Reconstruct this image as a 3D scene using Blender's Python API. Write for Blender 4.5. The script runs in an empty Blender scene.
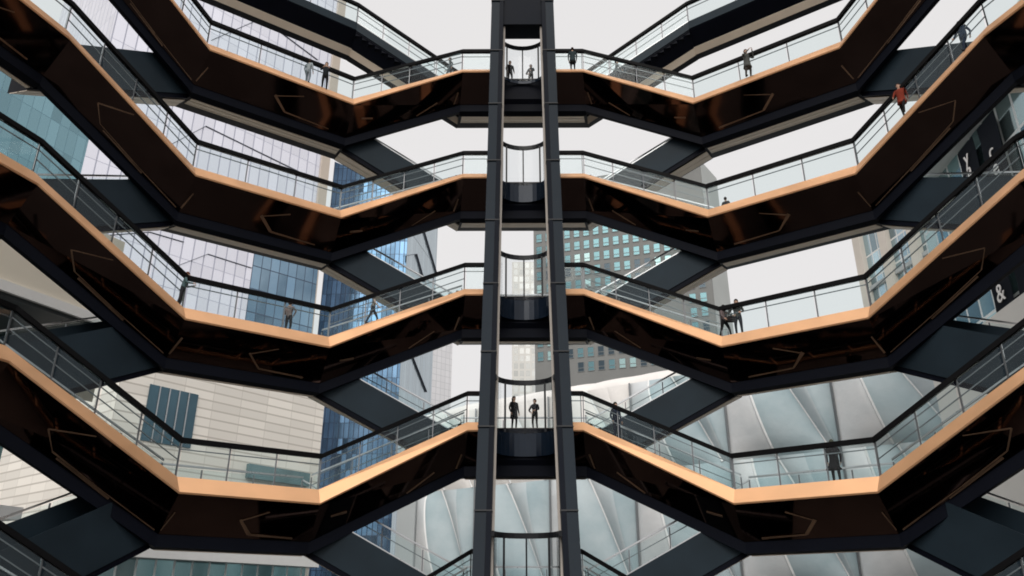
import bpy, bmesh, math, random
from mathutils import Vector, Matrix
from math import sin, cos, radians as rad, pi, sqrt, atan2, floor

random.seed(11)
C = bpy.context.scene.collection
S = 1.22            # metres per plan unit
ZOFF = 21.0         # plan-unit height of the reference landing above the plaza

# ------------------------------------------------------------------ camera
F_PX, YAW, PIT, ROL = 793.56, -0.00561, 0.39139, 0.00036
CAM = Vector((-0.3295, -13.477, -6.223 + ZOFF)) * S
FW = Vector((sin(YAW) * cos(PIT), cos(YAW) * cos(PIT), sin(PIT)))
RT = Vector((cos(YAW), -sin(YAW), 0))
UPV = RT.cross(FW)
R2 = cos(ROL) * RT + sin(ROL) * UPV
U2 = -sin(ROL) * RT + cos(ROL) * UPV

def at(px, py, dist):
    """World point a given horizontal distance away in the direction of a photo pixel."""
    d = FW * F_PX + R2 * (px - 512) + U2 * (288 - py)
    k = dist / sqrt(d.x * d.x + d.y * d.y)
    return CAM + d * k

def proj(p):
    d = p - CAM; k = d.dot(FW)
    return 512 + F_PX * d.dot(R2) / k, 288 - F_PX * d.dot(U2) / k

cam_data = bpy.data.cameras.new('camera')
cam = bpy.data.objects.new('camera', cam_data)
C.objects.link(cam)
M = Matrix((R2, U2, -FW)).transposed().to_4x4()
M.translation = CAM
cam.matrix_world = M
cam_data.sensor_width = 36
cam_data.lens = 36 * F_PX / 1024
cam_data.clip_end = 6000
bpy.context.scene.camera = cam

# ------------------------------------------------------------------ materials
def new_mat(name):
    m = bpy.data.materials.new(name)
    m.use_nodes = True
    nt = m.node_tree
    for n in list(nt.nodes):
        nt.nodes.remove(n)
    out = nt.nodes.new('ShaderNodeOutputMaterial')
    return m, nt, out

def N(nt, kind, **kw):
    n = nt.nodes.new(kind)
    for k, v in kw.items():
        if k.startswith('i_'):
            n.inputs[k[2:].replace('_', ' ')].default_value = v
        else:
            setattr(n, k, v)
    return n

def math_node(nt, op, a, b=None, c=None):
    n = nt.nodes.new('ShaderNodeMath'); n.operation = op
    for i, v in enumerate((a, b, c)):
        if v is None: continue
        if isinstance(v, (int, float)): n.inputs[i].default_value = v
        else: nt.links.new(v, n.inputs[i])
    return n.outputs[0]

def mixc(nt, fac, a, b, mode='MIX'):
    n = nt.nodes.new('ShaderNodeMix'); n.data_type = 'RGBA'; n.blend_type = mode
    ins = [n.inputs[0], n.inputs[6], n.inputs[7]]
    for i, v in zip(ins, (fac, a, b)):
        if isinstance(v, (int, float)): i.default_value = v
        elif isinstance(v, tuple): i.default_value = (*v, 1) if len(v) == 3 else v
        else: nt.links.new(v, i)
    return n.outputs[2]

def noisy(name, col, var=0.25, rough=0.5, metal=0.0, scale=1.5, rough_var=0.1, bump=0.0, spec=0.5, stretch=(1, 1, 1)):
    m, nt, out = new_mat(name)
    b = N(nt, 'ShaderNodeBsdfPrincipled')
    tc = N(nt, 'ShaderNodeTexCoord')
    mp = N(nt, 'ShaderNodeMapping'); mp.inputs['Scale'].default_value = stretch
    nt.links.new(tc.outputs['Object'], mp.inputs['Vector'])
    nz = N(nt, 'ShaderNodeTexNoise'); nz.inputs['Scale'].default_value = scale; nz.inputs['Detail'].default_value = 6
    nt.links.new(mp.outputs[0], nz.inputs['Vector'])
    dark = tuple(c * (1 - var) for c in col); lite = tuple(min(1, c * (1 + var)) for c in col)
    nt.links.new(mixc(nt, nz.outputs['Fac'], dark, lite), b.inputs['Base Color'])
    r = math_node(nt, 'MULTIPLY_ADD', nz.outputs['Fac'], 2 * rough_var, rough - rough_var)
    nt.links.new(r, b.inputs['Roughness'])
    b.inputs['Metallic'].default_value = metal
    b.inputs['Specular IOR Level'].default_value = spec
    if bump:
        bp = N(nt, 'ShaderNodeBump'); bp.inputs['Strength'].default_value = bump; bp.inputs['Distance'].default_value = 0.02
        nt.links.new(nz.outputs['Fac'], bp.inputs['Height']); nt.links.new(bp.outputs[0], b.inputs['Normal'])
    nt.links.new(b.outputs[0], out.inputs[0])
    return m

MAT = {}
MAT['fascia'] = noisy('copper_fascia', (0.76, 0.43, 0.23), 0.13, 0.42, 0.6, 0.7, 0.14, bump=.04)
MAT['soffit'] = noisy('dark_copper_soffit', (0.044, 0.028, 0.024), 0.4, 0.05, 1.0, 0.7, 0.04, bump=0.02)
MAT['glint'] = noisy('copper_glint_strip', (0.19, 0.12, 0.078), .55, .35, .7, 1.2)  # colour of the bars that mimic copper reflections on the soffits
MAT['steel'] = noisy('black_steel', (0.0035, 0.0045, 0.0085), 0.3, 0.5, 0.0, 0.8, 0.08, spec=0.05)
MAT['slate'] = noisy('slate_painted_steel', (0.013, 0.022, 0.030), 0.55, 0.5, 0.0, 0.5, 0.08, spec=0.12)
MAT['floor'] = noisy('landing_paving', (0.20, 0.17, 0.15), 0.15, 0.7, 0.0, 3)
MAT['beige'] = noisy('bronze_outer_soffit', (0.72, 0.62, 0.50), 0.15, 0.5, 0.0, 1.0)
MAT['rail'] = noisy('dark_bronze_handrail', (0.004, 0.004, 0.0045), 0.3, 0.5, 0.0, 2, spec=0.05)
MAT['stainless'] = noisy('stainless_steel', (0.42, 0.43, 0.44), 0.1, 0.3, 0.8, 2)
MAT['dsteel'] = noisy('grey_post_steel', (0.16, 0.17, 0.18), 0.15, 0.4, 0.5, 2)
MAT['mast'] = noisy('slate_lift_rail', (0.0045, 0.011, 0.019), 0.35, 0.25, 0.0, 0.4, 0.08, spec=0.08, stretch=(1, 1, .2))
MAT['mastdark'] = noisy('navy_lift_rail', (0.003, 0.005, 0.010), 0.2, 0.4, 0.0, 0.4, spec=0.05)
MAT['strip'] = noisy('pale_edge_strip', (0.34, 0.31, 0.28), 0.10, 0.45, 0.0, 1, spec=.2)
MAT['gate'] = noisy('black_gate_metal', (0.006, 0.007, 0.009), 0.2, 0.35, 0.0, 1, spec=0.2)
MAT['skirt'] = noisy('navy_gate_skirt', (0.006, 0.011, 0.020), 0.3, 0.12, 0.2, 1, spec=0.25)

def glass_mat(name, tint, ior=1.35, refl=1.0):
    m, nt, out = new_mat(name)
    tr = N(nt, 'ShaderNodeBsdfTransparent'); tr.inputs['Color'].default_value = (*tint, 1)
    gl = N(nt, 'ShaderNodeBsdfGlossy'); gl.inputs['Roughness'].default_value = 0.03
    gl.inputs['Color'].default_value = (refl, refl, refl, 1)
    fr = N(nt, 'ShaderNodeFresnel'); fr.inputs['IOR'].default_value = ior
    mx = N(nt, 'ShaderNodeMixShader')
    nt.links.new(fr.outputs[0], mx.inputs[0]); nt.links.new(tr.outputs[0], mx.inputs[1]); nt.links.new(gl.outputs[0], mx.inputs[2])
    nt.links.new(mx.outputs[0], out.inputs[0])
    return m
MAT['glass'] = glass_mat('balustrade_glass', (0.93, 0.968, 0.97), 1.20)
MAT['gateglass'] = glass_mat('gate_glass', (0.96, 0.975, 0.98), 1.16)

def grid_mat(name, glass, frame, sx, sy, wx, wy, var=0.2, rough=0.12, metal=0.9, frame_rough=0.5, noise=0.0, noise_col=(0, 0, 0), skew=0.0, tilt=0.05):
    """Curtain wall: panes sx by sy metres with joints wx, wy wide; each pane slightly off in tone and tilt."""
    m, nt, out = new_mat(name)
    uv = N(nt, 'ShaderNodeUVMap')
    sep = N(nt, 'ShaderNodeSeparateXYZ'); nt.links.new(uv.outputs[0], sep.inputs[0])
    u, v = sep.outputs[0], sep.outputs[1]
    if skew: u = math_node(nt, 'MULTIPLY_ADD', v, skew, u)
    us, vs = math_node(nt, 'DIVIDE', u, sx), math_node(nt, 'DIVIDE', v, sy)
    fu, fv = math_node(nt, 'FRACT', us), math_node(nt, 'FRACT', vs)
    iu, iv = math_node(nt, 'FLOOR', us), math_node(nt, 'FLOOR', vs)
    lx = math_node(nt, 'LESS_THAN', fu, wx / sx); ly = math_node(nt, 'LESS_THAN', fv, wy / sy)
    line = math_node(nt, 'MAXIMUM', lx, ly)
    cmb = N(nt, 'ShaderNodeCombineXYZ'); nt.links.new(iu, cmb.inputs[0]); nt.links.new(iv, cmb.inputs[1])
    wn = N(nt, 'ShaderNodeTexWhiteNoise'); wn.noise_dimensions = '3D'; nt.links.new(cmb.outputs[0], wn.inputs['Vector'])
    a = tuple(max(0, c * (1 - var)) for c in glass); bb = tuple(min(1, c * (1 + var)) for c in glass)
    col = mixc(nt, wn.outputs['Value'], a, bb)
    if noise:
        nz = N(nt, 'ShaderNodeTexNoise'); nz.inputs['Scale'].default_value = 0.07; nz.inputs['Detail'].default_value = 5
        nt.links.new(uv.outputs[0], nz.inputs['Vector'])
        rp = N(nt, 'ShaderNodeMapRange'); rp.inputs[1].default_value = 0.42; rp.inputs[2].default_value = 0.62; rp.inputs[4].default_value = noise
        nt.links.new(nz.outputs['Fac'], rp.inputs[0])
        col = mixc(nt, rp.outputs[0], col, noise_col)
    b1 = N(nt, 'ShaderNodeBsdfPrincipled'); nt.links.new(col, b1.inputs['Base Color'])
    b1.inputs['Metallic'].default_value = metal; b1.inputs['Roughness'].default_value = rough
    # pane tilt
    geo = N(nt, 'ShaderNodeNewGeometry')
    sub = N(nt, 'ShaderNodeVectorMath', operation='SUBTRACT'); nt.links.new(wn.outputs['Color'], sub.inputs[0]); sub.inputs[1].default_value = (.5, .5, .5)
    scl = N(nt, 'ShaderNodeVectorMath', operation='SCALE'); nt.links.new(sub.outputs[0], scl.inputs[0]); scl.inputs['Scale'].default_value = tilt
    add = N(nt, 'ShaderNodeVectorMath', operation='ADD'); nt.links.new(geo.outputs['Normal'], add.inputs[0]); nt.links.new(scl.outputs[0], add.inputs[1])
    nrm = N(nt, 'ShaderNodeVectorMath', operation='NORMALIZE'); nt.links.new(add.outputs[0], nrm.inputs[0])
    nt.links.new(nrm.outputs[0], b1.inputs['Normal'])
    b2 = N(nt, 'ShaderNodeBsdfPrincipled'); b2.inputs['Base Color'].default_value = (*frame, 1); b2.inputs['Roughness'].default_value = frame_rough
    mx = N(nt, 'ShaderNodeMixShader'); nt.links.new(line, mx.inputs[0]); nt.links.new(b1.outputs[0], mx.inputs[1]); nt.links.new(b2.outputs[0], mx.inputs[2])
    nt.links.new(mx.outputs[0], out.inputs[0])
    return m

# ------------------------------------------------------------------ object helpers
def tag(o, label=None, cat=None, group=None, kind=None):
    if label: o['label'] = label
    if cat: o['category'] = cat
    if group: o['group'] = group
    if kind: o['kind'] = kind
    return o

def empty(name, loc, label=None, cat=None, group=None, kind=None, rz=0):
    o = bpy.data.objects.new(name, None); C.objects.link(o)
    o.location = loc; o.rotation_euler = (0, 0, rz)
    bpy.context.view_layer.update()
    return tag(o, label, cat, group, kind)

def link_bm(name, bm, mats, parent=None, smooth=False, recalc=True):
    """One mesh object; the bmesh is in world coordinates and is re-based onto its parent (an Empty) or its own base."""
    if recalc: bmesh.ops.recalc_face_normals(bm, faces=bm.faces[:])
    me = bpy.data.meshes.new(name)
    if parent is None:
        n = max(1, len(bm.verts))
        c = Vector((sum(v.co.x for v in bm.verts) / n, sum(v.co.y for v in bm.verts) / n, min((v.co.z for v in bm.verts), default=0)))
    else:
        c = ORIGIN[parent.name]
    for v in bm.verts: v.co -= c
    bm.to_mesh(me); bm.free()
    for m in (mats if isinstance(mats, (list, tuple)) else [mats]): me.materials.append(m)
    if smooth:
        for p in me.polygons: p.use_smooth = True
    o = bpy.data.objects.new(name, me); C.objects.link(o)
    if parent is None:
        o.location = c; ORIGIN[o.name] = c
    else:
        o.parent = parent; ORIGIN[o.name] = ORIGIN[parent.name]
    return o
ORIGIN = {}

def root(name, loc, *a, **k):
    o = empty(name, loc, *a, **k); ORIGIN[o.name] = Vector(loc); return o

def loft(bm, rings, cap=True, mat=0, closed=True):
    vs = [[bm.verts.new(p) for p in r] for r in rings]
    n = len(rings[0])
    for a, b in zip(vs, vs[1:]):
        for i in range(n if closed else n - 1):
            j = (i + 1) % n
            f = bm.faces.new((a[i], a[j], b[j], b[i])); f.material_index = mat
    if cap:
        for r in (vs[0], vs[-1]):
            try:
                f = bm.faces.new(r); f.material_index = mat
            except ValueError: pass
    return vs

def bar(bm, a, b, w, h, mat=0, up=Vector((0, 0, 1))):
    a, b = Vector(a), Vector(b); d = (b - a).normalized()
    s = d.cross(up)
    if s.length < 1e-4: s = d.cross(Vector((0, 1, 0)))
    s.normalize(); t = s.cross(d).normalized()
    q = [s * w / 2 + t * h / 2, -s * w / 2 + t * h / 2, -s * w / 2 - t * h / 2, s * w / 2 - t * h / 2]
    loft(bm, [[a + k for k in q], [b + k for k in q]], mat=mat)

def box(bm, x0, x1, y0, y1, z0, z1, mat=0, fr=None):
    pts = [(x0, y0), (x1, y0), (x1, y1), (x0, y1)]
    r = [[Vector((x, y, z)) for x, y in pts] for z in (z0, z1)]
    if fr is not None: r = [[fr @ p for p in q] for q in r]
    loft(bm, r, mat=mat)

# ------------------------------------------------------------------ world, sun
w = bpy.data.worlds.new('World'); bpy.context.scene.world = w; w.use_nodes = True
nt = w.node_tree
for n in list(nt.nodes): nt.nodes.remove(n)
SUN_EL, SUN_AZ = rad(44), rad(192)      # azimuth from +Y clockwise: the sun stands behind the camera, veiled
sky = nt.nodes.new('ShaderNodeTexSky'); sky.sky_type = 'NISHITA'; sky.sun_disc = False
sky.sun_elevation = SUN_EL; sky.sun_rotation = SUN_AZ
tc = nt.nodes.new('ShaderNodeTexCoord')
nz = nt.nodes.new('ShaderNodeTexNoise'); nz.inputs['Scale'].default_value = 1.6; nz.inputs['Detail'].default_value = 4
nt.links.new(tc.outputs['Generated'], nz.inputs['Vector'])
cloud = mixc(nt, nz.outputs['Fac'], (7.95, 7.75, 7.70), (8.7, 8.5, 8.45))
dp = nt.nodes.new('ShaderNodeVectorMath'); dp.operation = 'DOT_PRODUCT'
nt.links.new(tc.outputs['Generated'], dp.inputs[0])
dp.inputs[1].default_value = (sin(SUN_AZ) * cos(SUN_EL), cos(SUN_AZ) * cos(SUN_EL), sin(SUN_EL))
mr = nt.nodes.new('ShaderNodeMapRange'); mr.interpolation_type = 'SMOOTHSTEP'
mr.inputs[1].default_value = 0.25; mr.inputs[2].default_value = 1.0; mr.inputs[3].default_value = 1.0; mr.inputs[4].default_value = 1.7
nt.links.new(dp.outputs['Value'], mr.inputs[0])
vm = nt.nodes.new('ShaderNodeVectorMath'); vm.operation = 'SCALE'
nt.links.new(cloud, vm.inputs[0]); nt.links.new(mr.outputs[0], vm.inputs['Scale'])
col = mixc(nt, 0.96, sky.outputs[0], vm.outputs[0])   # thick bright cloud, brightest round the veiled sun
bg = nt.nodes.new('ShaderNodeBackground'); bg.inputs['Strength'].default_value = 0.1
nt.links.new(col, bg.inputs['Color'])
wo = nt.nodes.new('ShaderNodeOutputWorld'); nt.links.new(bg.outputs[0], wo.inputs[0])

sl = bpy.data.lights.new('sun', 'SUN'); sl.energy = 1.9; sl.angle = rad(50); sl.color = (1, 0.95, 0.88)
so = bpy.data.objects.new('sun', sl); C.objects.link(so)
sd = Vector((sin(SUN_AZ) * cos(SUN_EL), cos(SUN_AZ) * cos(SUN_EL), sin(SUN_EL)))
so.rotation_euler = sd.to_track_quat('Z', 'Y').to_euler()
so.location = (0, -30, 80)

# ------------------------------------------------------------------ plaza ground
bm = bmesh.new()
vs = [bm.verts.new((x, y, 0)) for x, y in ((-3000, -3000), (3000, -3000), (3000, 3000), (-3000, 3000))]
bm.faces.new(vs)
g = link_bm('plaza_ground', bm, noisy('plaza_paving', (0.085, 0.082, 0.08), 0.2, 0.8, 0, 0.3), recalc=False)
tag(g, 'grey paved plaza ground around the tower', 'ground', kind='structure')

# ------------------------------------------------------------------ the honeycomb of stairs
H = 5.75
def Rz(z):
    if z > 15.4: return 17.107 + 0.03 * (z - 15.4)
    return 15.3536 + 0.22842 * z - 0.0074332 * z * z
def half(idx, z): return rad(8.949 + 0.10126 * z) if idx % 2 else rad(7.886 + 0.08876 * z)

def nrm(deg): return Vector((sin(rad(deg)), cos(rad(deg)), 0))
def end(idx, n, side):
    """Inner fascia-bottom corner of landing idx at half level n (plan units) and its mitre vector."""
    z = n * H / 2
    th = rad(36 * idx) + side * half(idx, z)
    p = Vector((Rz(z) * sin(th), Rz(z) * cos(th), z))
    n1, n2 = nrm(36 * idx), nrm(36 * idx + side * 18)
    m = (n1 + n2) / (1 + n1.dot(n2))
    return p, m
def W(p): return Vector((p.x, p.y, p.z + ZOFF)) * S

class Seg:
    """A ruled piece between two ends; P(t, rho, dz) gives world points."""
    def __init__(s, a, b, la=0.0, lb=0.0): (s.pa, s.ma), (s.pb, s.mb) = a, b; s.la, s.lb = la, lb
    def P(s, t, rho, dz):
        p = s.pa.lerp(s.pb, t) + s.ma.lerp(s.mb, t) * rho
        if dz > .1: dz += s.la + (s.lb - s.la) * t
        return W(p + Vector((0, 0, dz)))
    def ring(s, t, sec): return [s.P(t, r, d) for r, d in sec]

FL = 0.40
DROP = -0.12          # the lift landings have a shallower edge
tower = root('honeycomb_stair_tower', (0, 0, 0), 'copper clad open tower of crossing stair flights and landings with glass railings', 'tower')

def strip(seg, sec, name, mat, parent, ts=(0, 1)):
    bm = bmesh.new(); loft(bm, [seg.ring(t, sec) for t in ts])
    return link_bm(name, bm, mat, parent)

def railing(seg, rho, parent, bays, t0=0.0, t1=1.0, kind='inner', base=0.5, top=None):
    """Glass panels, posts, a broad dark handrail and thin steel rails along one edge of a piece."""
    big = kind == 'inner'
    top = top or (1.60 if big else (1.25 if base > .4 else 1.15))
    bm = bmesh.new()
    sw = .08 if big else .035
    hh = .078 if big else .03
    sec = [(rho - sw, top - hh), (rho + sw, top - hh), (rho + sw, top + hh), (rho - sw, top + hh)]
    loft(bm, [seg.ring(t0, sec), seg.ring(t1, sec)])
    link_bm('handrail', bm, MAT['rail'] if big else MAT['stainless'], parent)
    bm = bmesh.new()
    hs = ((top - .26,) if seg.pa.z == seg.pb.z else (top - .24, top - .58)) if big else (.8,)
    q = .016
    for h in hs:
        sec = [(rho + .07 - q, h - q), (rho + .07 + q, h - q), (rho + .07 + q, h + q), (rho + .07 - q, h + q)]
        loft(bm, [seg.ring(t0, sec), seg.ring(t1, sec)])
    link_bm('steel_rail', bm, MAT['dsteel'], parent)
    for k in range(bays):
        a = t0 + (t1 - t0) * k / bays; b = t0 + (t1 - t0) * (k + 1) / bays
        L = (seg.P(b, rho, 0) - seg.P(a, rho, 0)).length
        e = 0.02 / L
        bm = bmesh.new(); g_ = .008
        sec = [(rho - g_, base), (rho + g_, base), (rho + g_, top - .09), (rho - g_, top - .09)]
        loft(bm, [seg.ring(a + e, sec), seg.ring(b - e, sec)])
        link_bm('glass_panel', bm, MAT['glass'], parent)
    for k in range(bays + 1):
        a = t0 + (t1 - t0) * k / bays
        if k == bays: a -= .02 / max(.1, (seg.P(t1, rho, 0) - seg.P(t0, rho, 0)).length)
        bm = bmesh.new(); pw = .02
        p0 = seg.P(a, rho + .05, base - .06); p1 = seg.P(a, rho + .05, top - .08)
        bar(bm, p0, p1, .045, .045, up=Vector((0, 1, 0)))
        link_bm('post', bm, MAT['dsteel'], parent)

def glint(seg, pts, parent, wd=.03):
    """Thin copper bars imitating fascia reflections that glint in the soffit."""
    bm = bmesh.new()
    for (ta, ra), (tb, rb) in zip(pts, pts[1:]):
        w0, w1 = wd * random.uniform(.5, 1.5), wd * random.uniform(.5, 1.5)
        rings = []
        for k in range(5):
            f = k / 4; t, r = ta + (tb - ta) * f, ra + (rb - ra) * f
            wv = (w0 + (w1 - w0) * f) * S / 2
            c = seg.P(t, r - .03, -.05 - r * 1.05 - .012)
            e = (seg.P(tb, rb - .03, -.05 - rb * 1.05) - seg.P(ta, ra - .03, -.05 - ra * 1.05)).normalized()
            nn = (seg.P(t, r - .03, -.05 - r * 1.05) - seg.P(t, r + .1, -.05 - (r + .13) * 1.05)).normalized()
            sd_ = (nn - e * nn.dot(e)).normalized() if abs(nn.dot(e)) < .98 else e.cross(Vector((0, 0, 1))).normalized()
            up = e.cross(sd_)
            rings.append([c + sd_ * wv + up * .012, c - sd_ * wv + up * .012, c - sd_ * wv - up * .012, c + sd_ * wv - up * .012])
        loft(bm, rings)
    link_bm('glint_strip', bm, MAT['glint'], parent)
def landing(idx, n):
    a, b = end(idx, n, -1), end(idx, n, 1)
    seg = Seg(a, b, *((DROP, DROP) if idx == 0 else (0, 0)))
    full = [(0.40, FL), (2.88, FL), (2.88, -1.17), (1.33, -1.52), (1.03, -1.47), (1.03, -1.08), (0.03, -0.03), (.37, FL - .02)]
    RO = 2.88
    if abs(idx) == 2:
        RO = 1.75
        full = [(0.40, FL), (RO, FL), (RO, -1.40), (1.33, -1.52), (1.03, -1.47), (1.03, -1.08), (0.03, -0.03), (.37, FL - .02)]
    Wd = (b[0] - a[0]).length
    fas = [(.31, .5), (.42, .5), (.42, FL + .003), (.36, FL + .003), (.02, -.03), (-.01, -.03), (-.04, .02)]
    sof = [(0.03, -0.035), (1.03, -1.085), (1.005, -1.105), (0.0, -0.05)]
    bm = bmesh.new()
    if idx == 0:
        nt_ = 1.32
        tA, tB = .5 - nt_ / Wd, .5 + nt_ / Wd
        notch = [(0.90, FL), (2.88, FL), (2.88, -1.17), (1.33, -1.52), (1.03, -1.47), (1.03, -1.08), (0.86, -0.9)]
        loft(bm, [seg.ring(t, full) for t in (0, tA)]); loft(bm, [seg.ring(t, full) for t in (tB, 1)])
        loft(bm, [seg.ring(t, notch) for t in (tA, tB)])
        ld = link_bm('landing', bm, MAT['steel'], tower)
        spans = [(0, tA), (tB, 1)]
    else:
        loft(bm, [seg.ring(t, full) for t in (0, 1)])
        ld = link_bm('landing', bm, MAT['steel'], tower)
        spans = [(0, 1)]
    for t0, t1 in spans:
        strip(seg, fas, 'fascia', MAT['fascia'], ld, (t0, t1))
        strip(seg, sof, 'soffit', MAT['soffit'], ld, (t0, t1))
        railing(seg, 0.37, ld, 3 if idx else 1, t0, t1)
    if idx:
        fl_ = (lambda t: t) if idx > 0 else (lambda t: 1 - t)      # mirrored left and right
        glint(seg, [(fl_(.35), .27), (fl_(.52), .53)], ld)
        glint(seg, [(fl_(.53), .52), (fl_(.44), .88)], ld, .09)
        glint(seg, [(fl_(.44), .89), (fl_(.13), .93)], ld, .05)
        glint(seg, [(fl_(.97), .44), (fl_(1.0), .9)], ld, .05)
    strip(seg, [(.43, FL + .004), (RO - .08, FL + .004), (RO - .08, FL + .02), (.43, FL + .02)] if idx else [(.9, FL + .004), (2.8, FL + .004), (2.8, FL + .02), (.9, FL + .02)], 'paving', MAT['floor'], ld)
    # outer soffit slats
    bm = bmesh.new()
    for k in range(3 if RO > 2 else 1):
        r0 = (1.40, 1.66, 2.02)[k]; r1 = (1.60, 1.96, 2.10)[k]
        z0 = -1.535 + (r0 - 1.3) * .35 / 1.6 * 1.0; z1 = -1.535 + (r1 - 1.3) * .35 / 1.6
        sec = [(r0, z0), (r1, z1), (r1, z1 - .03), (r0, z0 - .03)]
        loft(bm, [seg.ring(t, sec) for t in (0.02, .98)])
    link_bm('outer_soffit', bm, MAT['beige'], ld)
    railing(seg, RO - .04, ld, 3, kind='outer', base=.44)

def rim_landing(idx, n):
    """Top ring: only the outer walkway, with a shallow slate edge and a dark flat underside."""
    seg = Seg(end(idx, n, -1), end(idx, n, 1))
    bm = bmesh.new(); loft(bm, [seg.ring(t, [(1.50, .02), (2.88, .02), (2.88, -1.17), (2.4, -1.25), (1.50, -.42)]) for t in (0, 1)])
    ld = link_bm('landing', bm, MAT['steel'], tower)
    strip(seg, [(1.46, .06), (1.495, .06), (1.495, -.38), (1.46, -.38)], 'side_panel', MAT['slate'], ld)
    strip(seg, [(2.12, -1.00), (2.38, -1.24), (2.36, -1.27), (2.10, -1.03)], 'outer_soffit', MAT['beige'], ld)
    strip(seg, [(1.54, .024), (2.8, .024), (2.8, .04), (1.54, .04)], 'paving', MAT['floor'], ld)
    railing(seg, 1.50, ld, 3, base=.06, top=1.15)
    railing(seg, 2.84, ld, 3, kind='outer', base=.06)

def steps(bm, seg, r0, r1, lift):
    n = 16
    up = seg.pb.z > seg.pa.z
    rise = abs(seg.pb.z - seg.pa.z) / n
    for i in range(n):
        t0, t1 = i / n, (i + 1) / n
        lo = FL - rise * .2
        top = [seg.P(t, r, 0) for t, r in ((t0, r0), (t1, r0), (t1, r1), (t0, r1))]
        zt = max(p.z for p in top) + (FL + lift - rise * .5) * S
        zb = min(p.z for p in top) + (FL + lift - 2.2 * rise) * S
        loft(bm, [[Vector((p.x, p.y, zb)) for p in top], [Vector((p.x, p.y, zt)) for p in top]])

def inner_flight(ei, n, side):
    """From even landing ei at level n down to the odd landing beside it."""
    seg = Seg(end(ei, n, side), end(ei + side, n - 1, -side), DROP if ei == 0 else 0, 0)
    sec = [(0.30, FL - .25), (1.56, FL - .25), (1.56, -.9), (1.24, -1.50), (1.03, -1.50), (1.03, -1.08), (0.03, -0.03)]
    bm = bmesh.new(); loft(bm, [seg.ring(t, sec) for t in (0, 1)])
    steps(bm, seg, .41, 1.55, 0)
    fl = link_bm('stair_flight', bm, MAT['steel'], tower)
    fas = [(.31, .5), (.40, .5), (.40, FL - .2), (.30, FL - .2), (.02, -.03), (-.01, -.03), (-.04, .02)]
    strip(seg, fas, 'fascia', MAT['fascia'], fl)
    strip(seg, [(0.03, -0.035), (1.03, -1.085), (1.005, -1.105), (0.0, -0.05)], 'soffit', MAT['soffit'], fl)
    if ei:
        glint(seg, [(.50, .09), (.30, .54), (.37, .86), (.62, .93), (.97, .98)], fl)
        glint(seg, [(.40, .92), (.70, .99)], fl, .05)
    else:
        glint(seg, [(.03, .60), (.06, .95)], fl, .06)
        glint(seg, [(.22, .74), (.40, .97)], fl, .04)
        glint(seg, [(.80, .62), (.90, .52)], fl, .06)
    railing(seg, 0.37, fl, 4)
    railing(seg, 1.52, fl, 4, kind='outer', base=.3)

def outer_flight(ei, n, side):
    """From even landing ei at level n up to the odd landing beside it, on the outer ring."""
    seg = Seg(end(ei, n, side), end(ei + side, n + 1, -side), DROP if ei == 0 else 0, 0)
    rim = n == 6
    sec = [(1.50, -.3), (2.88, -.3), (2.88, -1.19), (2.4, -1.27), (1.50, -.5 if rim else -1.5)] if rim else [(1.50, -.3), (2.88, -.3), (2.88, -1.19), (1.50, -1.5)]
    bm = bmesh.new(); loft(bm, [seg.ring(t, sec) for t in (0, 1)])
    steps(bm, seg, 1.53, 2.86, -.5)
    fl = link_bm('stair_flight', bm, MAT['steel'], tower)
    PT = .5 if abs(ei) == 2 else .04
    PB = -.42 if rim else -1.30
    pan = [(1.46, PT), (1.495, PT), (1.495, PB), (1.46, PB)]
    strip(seg, pan, 'side_panel', MAT['slate'], fl)
    bm = bmesh.new()
    if rim:
        loft(bm, [seg.ring(t, [(2.12, -1.05), (2.38, -1.27), (2.36, -1.30), (2.10, -1.08)]) for t in (0, 1)])
    else:
        for r0, r1 in ((1.72, 2.2), (2.26, 2.74)):
            q0, q1 = -1.195 - (2.88 - r0) * .2246, -1.195 - (2.88 - r1) * .2246
            loft(bm, [seg.ring(t, [(r0, q0), (r1, q1), (r1, q1 - .03), (r0, q0 - .03)]) for t in (.0, 1)])
    link_bm('outer_soffit', bm, MAT['beige'], fl)
    if abs(ei) != 2: strip(seg, [(1.455, .043), (1.5, .043), (1.5, .085), (1.455, .085)], 'edge_trim', MAT['stainless'], fl)
    if rim: railing(seg, 1.50, fl, 4, base=.06, top=1.15)
    if abs(ei) == 2: strip(seg, [(2.70, .95), (2.74, .95), (2.74, -.3), (2.70, -.3)], 'outer_panel', MAT['slate'], fl)
    railing(seg, 2.84, fl, 4, kind='outer', base=.3)

for n in range(-6, 9):
    for idx in range(-3, 4):
        if (n % 2) != (idx % 2): continue
        if abs(idx) == 3 and n < 0: pass
        if abs(idx) <= 2 and not (idx == 0 and n > 6): (rim_landing if n > 6 and abs(idx) == 1 else landing)(idx, n)
    if n % 2 == 0:
        for ei in (-2, 0, 2):
            for side in (-1, 1):
                if n > 6: continue      # the lift stops one level below the rim
                inner_flight(ei, n, side)
                if n < 8: outer_flight(ei, n, side)

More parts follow.
